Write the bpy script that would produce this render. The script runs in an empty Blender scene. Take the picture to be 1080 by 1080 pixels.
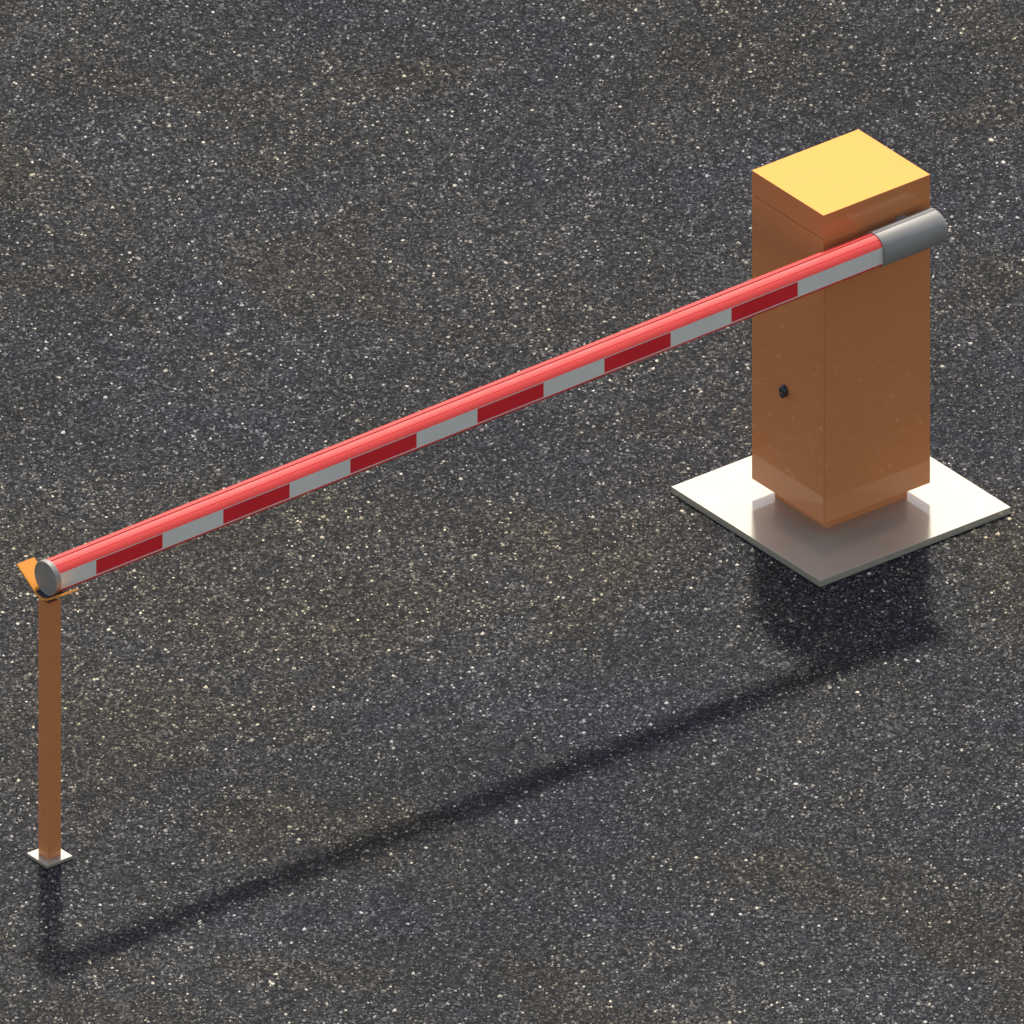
import bpy, bmesh, math
import numpy as np
from mathutils import Vector
S=bpy.context.scene
S.view_settings.view_transform='Standard'; S.view_settings.look='None'; S.view_settings.exposure=0
COL=S.collection
ALPHA=math.radians(38.0); PHI=math.radians(29.6)
F=Vector((math.sin(ALPHA),math.cos(ALPHA),0))

# ---------- node helpers
def newmat(n):
    m=bpy.data.materials.new(n); m.use_nodes=True
    return m,m.node_tree,m.node_tree.nodes["Principled BSDF"]
def N(nt,t,**k):
    n=nt.nodes.new(t)
    for a,b in k.items(): setattr(n,a,b)
    return n
def ramp(nt,stops,interp='LINEAR'):
    r=N(nt,'ShaderNodeValToRGB'); cr=r.color_ramp; cr.interpolation=interp
    while len(cr.elements)<len(stops): cr.elements.new(0.5)
    for e,(p,c) in zip(cr.elements,stops):
        e.position=p; e.color=(c[0],c[1],c[2],1) if isinstance(c,tuple) else (c,c,c,1)
    return r
def mix(nt,blend,fac,a,b):
    m=N(nt,'ShaderNodeMix',data_type='RGBA',blend_type=blend)
    for s,v in ((m.inputs[0],fac),(m.inputs[6],a),(m.inputs[7],b)):
        if isinstance(v,(int,float)): s.default_value=v
        elif isinstance(v,tuple): s.default_value=(*v,1)
        else: nt.links.new(v,s)
    return m.outputs[2]
def paint(name,col,rough=0.3,metal=0.0,coat=0.0,var=0.08,dirt=0.0,spec=0.5,tint=None,nscale=9,peel=0.02,coatr=.25,coatior=1.5):
    m,nt,b=newmat(name)
    tc=N(nt,'ShaderNodeTexCoord')
    n=N(nt,'ShaderNodeTexNoise'); n.inputs['Scale'].default_value=nscale; n.inputs['Detail'].default_value=7
    nt.links.new(tc.outputs['Object'],n.inputs['Vector'])
    r=ramp(nt,[(0.3,1-var),(0.7,1.0)])
    nt.links.new(n.outputs['Fac'],r.inputs[0])
    c=mix(nt,'MULTIPLY',1.0,col,r.outputs[0])
    if dirt>0:
        n2=N(nt,'ShaderNodeTexNoise'); n2.inputs['Scale'].default_value=140; n2.inputs['Detail'].default_value=4
        nt.links.new(tc.outputs['Object'],n2.inputs['Vector'])
        r2=ramp(nt,[(0.5,0.0),(0.8,dirt)])
        nt.links.new(n2.outputs['Fac'],r2.inputs[0])
        c=mix(nt,'MIX',r2.outputs[0],c,(0.06,0.055,0.05))
    nt.links.new(c,b.inputs['Base Color'])
    rr=ramp(nt,[(0.3,rough*0.93),(0.7,min(1,rough*1.07))]); nt.links.new(n.outputs['Fac'],rr.inputs[0])
    nt.links.new(rr.outputs[0],b.inputs['Roughness'])
    b.inputs['Metallic'].default_value=metal
    b.inputs['Specular IOR Level'].default_value=spec
    if tint: b.inputs['Specular Tint'].default_value=(*tint,1)
    b.inputs['Coat Weight'].default_value=coat; b.inputs['Coat Roughness'].default_value=coatr
    b.inputs['Coat IOR'].default_value=coatior
    if peel:
        n3=N(nt,'ShaderNodeTexNoise'); n3.inputs['Scale'].default_value=260
        nt.links.new(tc.outputs['Object'],n3.inputs['Vector'])
        bp=N(nt,'ShaderNodeBump'); bp.inputs['Strength'].default_value=peel; bp.inputs['Distance'].default_value=0.002
        nt.links.new(n3.outputs['Fac'],bp.inputs['Height']); nt.links.new(bp.outputs[0],b.inputs['Normal'])
    return m
M_or=paint('orange_enamel',(0.63,0.225,0.078),rough=0.55,coat=.85,coatr=.04,var=0.04,dirt=0.01,spec=.35,tint=(1,.8,.3),peel=.004)
M_cr=paint('orange_enamel_lit',(0.86,0.32,0.055),rough=0.45,coat=.5,coatr=.1,var=0.04,dirt=0.02,spec=.9,tint=(1,.8,.1),peel=.006)  # cradle's orange made brighter in the colour, standing in for sunlight on the wing
M_or_sun=paint('orange_enamel_sunlit_top',(0.86,0.243,0.032),rough=0.43,coat=.4,coatr=.03,var=0.03,dirt=0.012,spec=.95,tint=(1,.82,.04),peel=.006)  # lit copy of the orange enamel: sun's golden glow put into the colour
M_white=paint('white_painted_steel',(0.45,0.415,0.335),rough=0.41,metal=.25,var=0.04,dirt=0.04,spec=.8,tint=(1,.96,.80),coat=1.0,coatr=.01,coatior=1.75,peel=.002)
M_red=paint('red_boom_enamel',(0.78,0.060,0.050),rough=0.58,coat=0.0,var=0.06,dirt=0.02,spec=.45)
M_tr=paint('red_reflective_tape',(0.80,0.020,0.032),rough=0.5,var=0.1,dirt=0.03,spec=.4)
M_tw=paint('white_reflective_tape',(0.76,0.73,0.67),rough=0.5,var=0.08,dirt=0.05,spec=.3)
M_gr=paint('grey_cast_aluminium',(0.285,0.275,0.255),rough=0.55,metal=0.15,var=0.12,dirt=0.04)
M_bk=paint('black_plastic',(0.030,0.032,0.038),rough=0.4,var=0.2,spec=.6)
M_rub=paint('dark_red_rubber',(0.50,0.038,0.033),rough=0.5,var=0.2)

# ---------- mesh helpers
def mkobj(name,bm,mats,parent=None,loc=(0,0,0),smooth=None,wn=False):
    me=bpy.data.meshes.new(name)
    bmesh.ops.recalc_face_normals(bm,faces=bm.faces[:])
    bm.to_mesh(me); bm.free()
    for m in (mats if isinstance(mats,list) else [mats]): me.materials.append(m)
    o=bpy.data.objects.new(name,me); COL.objects.link(o); o.location=loc
    if parent: o.parent=parent
    if smooth is not None:
        for p in me.polygons: p.use_smooth=True
        me.set_sharp_from_angle(angle=math.radians(smooth))
    if wn:
        md=o.modifiers.new('wn','WEIGHTED_NORMAL'); md.keep_sharp=True; md.weight=100
    return o
def boxbm(bm,lo,hi,bev=0.0,seg=2):
    t=bmesh.new()
    bmesh.ops.create_cube(t,size=1)
    for v in t.verts:
        v.co=Vector([(lo[i]+hi[i])/2+v.co[i]*(hi[i]-lo[i]) for i in range(3)])
    if bev: bmesh.ops.bevel(t,geom=t.edges[:],offset=bev,segments=seg,affect='EDGES',profile=0.5)
    me=bpy.data.meshes.new('t'); t.to_mesh(me); t.free(); bm.from_mesh(me); bpy.data.meshes.remove(me)
def box(name,lo,hi,mat,parent=None,bev=0.002):
    bm=bmesh.new(); boxbm(bm,lo,hi,bev); return mkobj(name,bm,mat,parent,smooth=60,wn=True)
def rings(bm,profiles,matf=None,capa=True,capb=True):
    R=[[bm.verts.new((x,y,z)) for y,z in pr] for x,pr in profiles]
    n=len(R[0])
    for k in range(len(R)-1):
        for i in range(n):
            f=bm.faces.new((R[k][i],R[k][(i+1)%n],R[k+1][(i+1)%n],R[k+1][i]))
            if matf: f.material_index=matf(k,i)
    if capa: bm.faces.new(R[0][::-1])
    if capb: bm.faces.new(R[-1])
def circ(r,n=48): return [(r*math.cos(2*math.pi*i/n),r*math.sin(2*math.pi*i/n)) for i in range(n)]
def empty(name,loc):
    e=bpy.data.objects.new(name,None); COL.objects.link(e); e.location=loc; e.empty_display_size=.2; return e

# ---------- ground
m,nt,b=newmat('asphalt')
L=nt.links.new
def mknoise(nt,tc,s,d=5,dist=0.0,rough=.55):
    n=N(nt,'ShaderNodeTexNoise'); n.inputs['Scale'].default_value=s; n.inputs['Detail'].default_value=d
    n.inputs['Distortion'].default_value=dist; n.inputs['Roughness'].default_value=rough
    nt.links.new(tc.outputs['Object'],n.inputs['Vector']); return n
def patches(nt,tc,c):
    """broad olive-brown dust and worn light/dark areas, shared by binder and stones"""
    n1=mknoise(nt,tc,1.1,9,0.6,.64); r1=ramp(nt,[(0.38,0.0),(0.62,1.0)]); nt.links.new(n1.outputs['Fac'],r1.inputs[0])
    cm=mix(nt,'MULTIPLY',1.0,c,(1.20,1.06,.76))
    c=mix(nt,'MIX',r1.outputs[0],c,cm)
    n2=mknoise(nt,tc,0.8,7,0.6,.62); r2=ramp(nt,[(0.3,(.68,.69,.74)),(0.7,(1.25,1.24,1.23))]); nt.links.new(n2.outputs['Fac'],r2.inputs[0])
    c=mix(nt,'MULTIPLY',1.0,c,r2.outputs[0])
    n3=mknoise(nt,tc,11,6,0,.72); r3=ramp(nt,[(0.3,0.76),(0.7,1.18)]); nt.links.new(n3.outputs['Fac'],r3.inputs[0])
    return mix(nt,'MULTIPLY',1.0,c,r3.outputs[0])
tc=N(nt,'ShaderNodeTexCoord')
wn=mknoise(nt,tc,110,2)
sub=N(nt,'ShaderNodeVectorMath',operation='SUBTRACT'); L(wn.outputs['Color'],sub.inputs[0]); sub.inputs[1].default_value=(.5,.5,.5)
scl=N(nt,'ShaderNodeVectorMath',operation='SCALE'); L(sub.outputs[0],scl.inputs[0]); scl.inputs['Scale'].default_value=0.004
add=N(nt,'ShaderNodeVectorMath',operation='ADD'); L(tc.outputs['Object'],add.inputs[0]); L(scl.outputs[0],add.inputs[1])
def vor(scale,feat='F1'):
    v=N(nt,'ShaderNodeTexVoronoi',feature=feat,voronoi_dimensions='2D'); v.inputs['Scale'].default_value=scale
    L(add.outputs[0],v.inputs['Vector']); return v
SA=125
vA=vor(SA); eA=vor(SA,'DISTANCE_TO_EDGE')
sepA=N(nt,'ShaderNodeSeparateColor'); L(vA.outputs['Color'],sepA.inputs[0])
tone=ramp(nt,[(0.0,(.010,.011,.014)),(0.35,(.018,.020,.026)),(0.70,(.034,.037,.045)),(0.95,(.060,.062,.070)),(1.0,(.11,.11,.11))])
L(sepA.outputs[0],tone.inputs[0])
gap=ramp(nt,[(0.03,0.2),(0.15,1.0)]); L(eA.outputs['Distance'],gap.inputs[0])
c=mix(nt,'MULTIPLY',1.0,tone.outputs[0],gap.outputs[0])
L(patches(nt,tc,c),b.inputs['Base Color'])
b.inputs['Roughness'].default_value=0.85; b.inputs['Specular IOR Level'].default_value=0.15
eg=ramp(nt,[(0.0,0.0),(0.25,1.0)]); L(eA.outputs['Distance'],eg.inputs[0])
bp=N(nt,'ShaderNodeBump'); bp.inputs['Strength'].default_value=0.4; bp.inputs['Distance'].default_value=0.002
L(eg.outputs[0],bp.inputs['Height']); L(bp.outputs[0],b.inputs['Normal'])
bm=bmesh.new(); bmesh.ops.create_grid(bm,x_segments=2,y_segments=2,size=300)
g=mkobj('ground',bm,m); g["kind"]="structure"

# stones standing proud of the binder: real little stones, one uncountable mass
m,nt,b=newmat('stone_chips')
geo=N(nt,'ShaderNodeNewGeometry'); tc=N(nt,'ShaderNodeTexCoord')
cr=ramp(nt,[(0.0,(.022,.024,.031)),(0.35,(.050,.053,.064)),(0.68,(.095,.098,.110)),(0.87,(.155,.157,.160)),(0.955,(.27,.265,.25)),(1.0,(.66,.65,.61))])
nt.links.new(geo.outputs['Random Per Island'],cr.inputs[0])
nt.links.new(patches(nt,tc,cr.outputs[0]),b.inputs['Base Color'])
b.inputs['Roughness'].default_value=.75; b.inputs['Specular IOR Level'].default_value=.25
rng=np.random.default_rng(7)
NS=270000
u=rng.uniform(-1.95,1.95,NS); v=rng.uniform(-3.4,3.4,NS)
ca,sa=math.cos(ALPHA),math.sin(ALPHA)
px=-.71+u*ca+v*sa; py=.50-u*sa+v*ca
keep=~((np.abs(px)<.324)&(np.abs(py)<.324))&~((np.abs(px+2.808)<.048)&(np.abs(py+.2052)<.048))
px,py=px[keep],py[keep]; n=len(px)
size=np.clip(rng.lognormal(np.log(.0034),.32,n),.0016,.0070)
K=5; nv=K+1
ang=(np.arange(K)*2*np.pi/K)[None]+rng.uniform(-.35,.35,(n,K))+rng.random(n)[:,None]*6.283
rad=size[:,None]*rng.uniform(.7,1.2,(n,K))
X=np.concatenate([px[:,None]+rad*np.cos(ang),(px+size*rng.uniform(-.35,.35,n))[:,None]],1)
Y=np.concatenate([py[:,None]+rad*np.sin(ang),(py+size*rng.uniform(-.35,.35,n))[:,None]],1)
Z=np.concatenate([np.full((n,K),-.0003),(size*rng.uniform(.45,1.05,n))[:,None]],1)
VV=np.stack([X,Y,Z],-1).reshape(-1,3)
bf=np.array([[i,(i+1)%K,K] for i in range(K)])
FF=(bf[None]+(np.arange(n)*nv)[:,None,None]).reshape(-1,3)
me=bpy.data.meshes.new('gravel')
me.vertices.add(len(VV)); me.vertices.foreach_set('co',VV.astype(np.float32).ravel())
me.loops.add(FF.size); me.loops.foreach_set('vertex_index',FF.astype(np.int32).ravel())
me.polygons.add(len(FF)); me.polygons.foreach_set('loop_start',(np.arange(len(FF))*3).astype(np.int32))
me.update(calc_edges=True)
me.materials.append(m)
gv=bpy.data.objects.new('gravel',me); COL.objects.link(gv); gv["kind"]="stuff"; gv["category"]="gravel"
gv["label"]="pale and grey stone chips scattered over the asphalt"

# ---------- barrier gate
gate=empty('barrier_gate',(0,0,0))
gate["label"]="orange barrier gate with long red and white boom on white plate"
gate["category"]="barrier gate"
hx,hy=.1785,.1535
box('base_plate',(-.319,-.319,0),(.319,.319,.020),M_white,gate,.0008)
box('plinth',(-hx+.043,-hy+.043,.020),(hx-.043,hy-.043,.071),M_or,gate,.001)
z0,z1=.069,1.004
zl=z1-.073
box('cabinet',(-hx+.004,-hy,z0),(hx,hy,zl-.0018),M_or,gate,.0006)
door=box('door',(-hx,-hy+.0004,z0+.0005),(-hx+.0038,hy-.0004,zl-.0020),M_or,gate,.0005)
lid=box('lid',(-hx,-hy,zl),(hx,hy,z1),M_or,gate,.0008)
lid.data.materials.append(M_or_sun)
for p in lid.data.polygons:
    if p.normal.z>.95: p.material_index=1  # upward face takes the sunlit copy, so its sunlight is partly painted
box('lid_gasket',(-hx+.0045,-hy+.0015,zl-.0022),(hx-.0015,hy-.0015,zl+.0004),M_or,gate,0.0)
bm=bmesh.new()
def oval(a,b_,n=32): return [(a*math.cos(2*math.pi*i/n),b_*math.sin(2*math.pi*i/n)) for i in range(n)]
rings(bm,[(0,oval(.0135,.0165)),(-.008,oval(.0135,.0165)),(-.012,oval(.0115,.0140)),(-.0135,oval(.008,.010))])
t0=[(y-.006,z-.007) for y,z in oval(.008,.009)]
lockbm=bm
rings(bm,[(-.006,t0),(-.016,t0),(-.018,[((y+.006)*.75-.006,(z+.007)*.75-.007) for y,z in t0])])
lock=mkobj('door_lock',bm,M_bk,door,loc=(-hx,.011,.401),smooth=40)
# boom
AY,AZ0,SL=-.2052,.851,.0098
XT=-2.822
def AZ(x): return AZ0+SL*(x-XT)
r=.0465; th=math.asin(.0256/r); fl=r*math.cos(th)
P=[];tag=[]
def arc(a0,a1,n):
    for i in range(n+1):
        a=a0+(a1-a0)*i/n; P.append((r*math.cos(a),r*math.sin(a))); tag.append(0)
def groove(c0,gw,dep,t):
    for a in (c0-gw*.7,c0+gw*.7):
        P.append(((r-dep)*math.cos(a),(r-dep)*math.sin(a))); tag.append(t)
for s in (1,-1):
    base=0 if s==1 else math.pi
    q=math.pi/2; e=math.radians(30); gw=.0030/r; g2=.0015/r
    arc(base+th,base+q-e-g2,5); groove(base+q-e,g2,.0009,0)
    arc(base+q-e+g2,base+q-gw,5); groove(base+q,gw,.0028,3)
    arc(base+q+gw,base+q+e-g2,5); groove(base+q+e,g2,.0009,0)
    arc(base+q+e+g2,base+math.pi-th,5)
    xx=-s*(fl-.0008)
    zs=((.0252,8),(.0225,9),(-.0210,8),(-.0238,0)) if s==1 else ((-.0238,8),(-.0210,9),(.0225,8),(.0252,0))
    for zz,tg in zs:
        P.append((xx,zz)); tag.append(tg)
xs=[XT+.012]; kinds=[]
st=-2.682
for k in range(6):
    xs.append(st+k*.4251); kinds.append(2)
    xs.append(st+k*.4251+.222); kinds.append(1)
xs.append(.10); kinds.append(2)
def mf(k,i):
    if tag[i]==9: return kinds[k]
    if tag[i]==8: return 2
    if tag[i]==3: return 3
    return 0
bm=bmesh.new()
rings(bm,[(x,[(AY+y,AZ(x)+z) for y,z in P]) for x in xs],mf)
boom=mkobj('boom',bm,[M_red,M_tr,M_tw,M_rub],gate,smooth=20)
boom["label"]="red tubular boom with red and white reflective bands"
def off(x,rr): return (XT+x,[(AY+y,AZ(XT+x)+z) for y,z in circ(rr,56)])
bm=bmesh.new()
rings(bm,[off(0.0012,.0450),off(0,.0458),off(.0,.0474),off(.0012,.0484),off(.015,.0484),off(.0165,.0475)])
mkobj('end_cap',bm,M_gr,boom,smooth=25)
bm=bmesh.new()
pr=[(-.050,.0475),(-.0495,.0492),(-.048,.0500),(.150,.0500)]
for i in range(1,7):
    a=math.pi/2*i/6; pr.append((.150+.014*math.sin(a),.0500-.014*(1-math.cos(a))))
def sl(x,rr):
    out=[]
    for i in range(72):
        a=2*math.pi*i/72; q=rr
        if abs(a-math.pi/2)<.06: q=rr-.003
        out.append((AY+q*math.cos(a),AZ(x)+q*math.sin(a)))
    return out
rings(bm,[(x,sl(x,q)) for x,q in pr])
mkobj('boom_sleeve',bm,M_gr,boom,smooth=35)
bm=bmesh.new()
rings(bm,[(0,circ(.034,40)),(.03,circ(.034,40))])
for v in bm.verts: v.co=Vector((.08+v.co.z,-.1537-v.co.x,AZ(.08)+v.co.y))
mkobj('pivot_hub',bm,M_gr,gate,smooth=35)

# ---------- support post
PX,PY=-2.808,-.2052
post=empty('boom_support_post',(PX,PY,0))
post["label"]="slim orange post with forked cradle on small white foot plate"
post["category"]="barrier post"
box('foot_plate',(-.043,-.043,0),(.043,.043,.010),M_white,post,.001)
h=.0215
ZC=AZ(PX)
RI,RO=.0515,.0565
box('post',(-h,-h,.010),(h,h,ZC-RO-.010),M_or,post,.0015)
box('mounting_block',(-.015,-.012,ZC-RO-.0100),(.015,.012,ZC-RO+.0008),M_bk,post,.001)
A0=math.radians(33)
inner=[];outer=[]
def wing(sgn,L_):
    s_,c_=math.sin(A0),math.cos(A0)
    return (sgn*(RI*s_+L_*c_),-RI*c_+L_*s_),(sgn*(RO*s_+L_*c_),-RO*c_+L_*s_)
wi,wo=wing(-1,.070); inner.append(wi); outer.append(wo)
for k in range(13):
    a=-A0+2*A0*k/12
    inner.append((RI*math.sin(a),-RI*math.cos(a))); outer.append((RO*math.sin(a),-RO*math.cos(a)))
wi,wo=wing(1,.088); inner.append(wi); outer.append(wo)
def strip(name,inn,out,x0,x1,mat):
    bm=bmesh.new(); n=len(inn)
    R={}
    for tagx,xx in (('a',x0),('b',x1)):
        R['i'+tagx]=[bm.verts.new((xx,y,ZC+z)) for y,z in inn]; R['o'+tagx]=[bm.verts.new((xx,y,ZC+z)) for y,z in out]
    for k in range(n-1):
        bm.faces.new((R['ia'][k],R['ia'][k+1],R['ib'][k+1],R['ib'][k]))
        bm.faces.new((R['oa'][k],R['oa'][k+1],R['ob'][k+1],R['ob'][k]))
        bm.faces.new((R['ia'][k],R['ia'][k+1],R['oa'][k+1],R['oa'][k]))
        bm.faces.new((R['ib'][k],R['ib'][k+1],R['ob'][k+1],R['ob'][k]))
    for k in (0,n-1): bm.faces.new((R['ia'][k],R['ib'][k],R['ob'][k],R['oa'][k]))
    return mkobj(name,bm,mat,post,smooth=30)
strip('cradle',inner,outer,-.030,.028,M_cr)
pi=[(.0487*math.sin(a),-.0487*math.cos(a)) for a in np.linspace(-.5,.5,11)]
po=[(.0513*math.sin(a),-.0513*math.cos(a)) for a in np.linspace(-.5,.5,11)]
strip('cradle_pad',pi,po,-.027,.027,M_bk)

# ---------- camera
tgt=Vector((-.7116,.498,0))
vd=Vector((F.x*math.cos(PHI),F.y*math.cos(PHI),-math.sin(PHI)))
cd=bpy.data.cameras.new('cam'); cd.type='ORTHO'; cd.ortho_scale=2.7; cd.clip_end=500
co=bpy.data.objects.new('camera',cd); COL.objects.link(co)
co.location=tgt-vd*9
co.rotation_euler=vd.to_track_quat('-Z','Y').to_euler()
S.camera=co

# ---------- light
EL=math.radians(55.5)
az=ALPHA+math.radians(180-.3)
ld=Vector((math.sin(az)*math.cos(EL),math.cos(az)*math.cos(EL),-math.sin(EL)))
sd=bpy.data.lights.new('sun','SUN'); sd.energy=4.1; sd.angle=math.radians(3.8); sd.color=(1,.955,.86)
so=bpy.data.objects.new('sun',sd); COL.objects.link(so); so.rotation_euler=ld.to_track_quat('-Z','Y').to_euler(); so.location=(0,0,8)
w=bpy.data.worlds.new('World'); S.world=w; w.use_nodes=True
wt=w.node_tree; bg=wt.nodes['Background']
sk=wt.nodes.new('ShaderNodeTexSky'); sk.sky_type='NISHITA'; sk.sun_disc=False
sk.sun_elevation=EL; sk.sun_rotation=az-math.pi
sc=mix(wt,'MULTIPLY',1.0,sk.outputs[0],(1.95,1.55,1.22))
wt.links.new(sc,bg.inputs[0]); bg.inputs[1].default_value=0.15
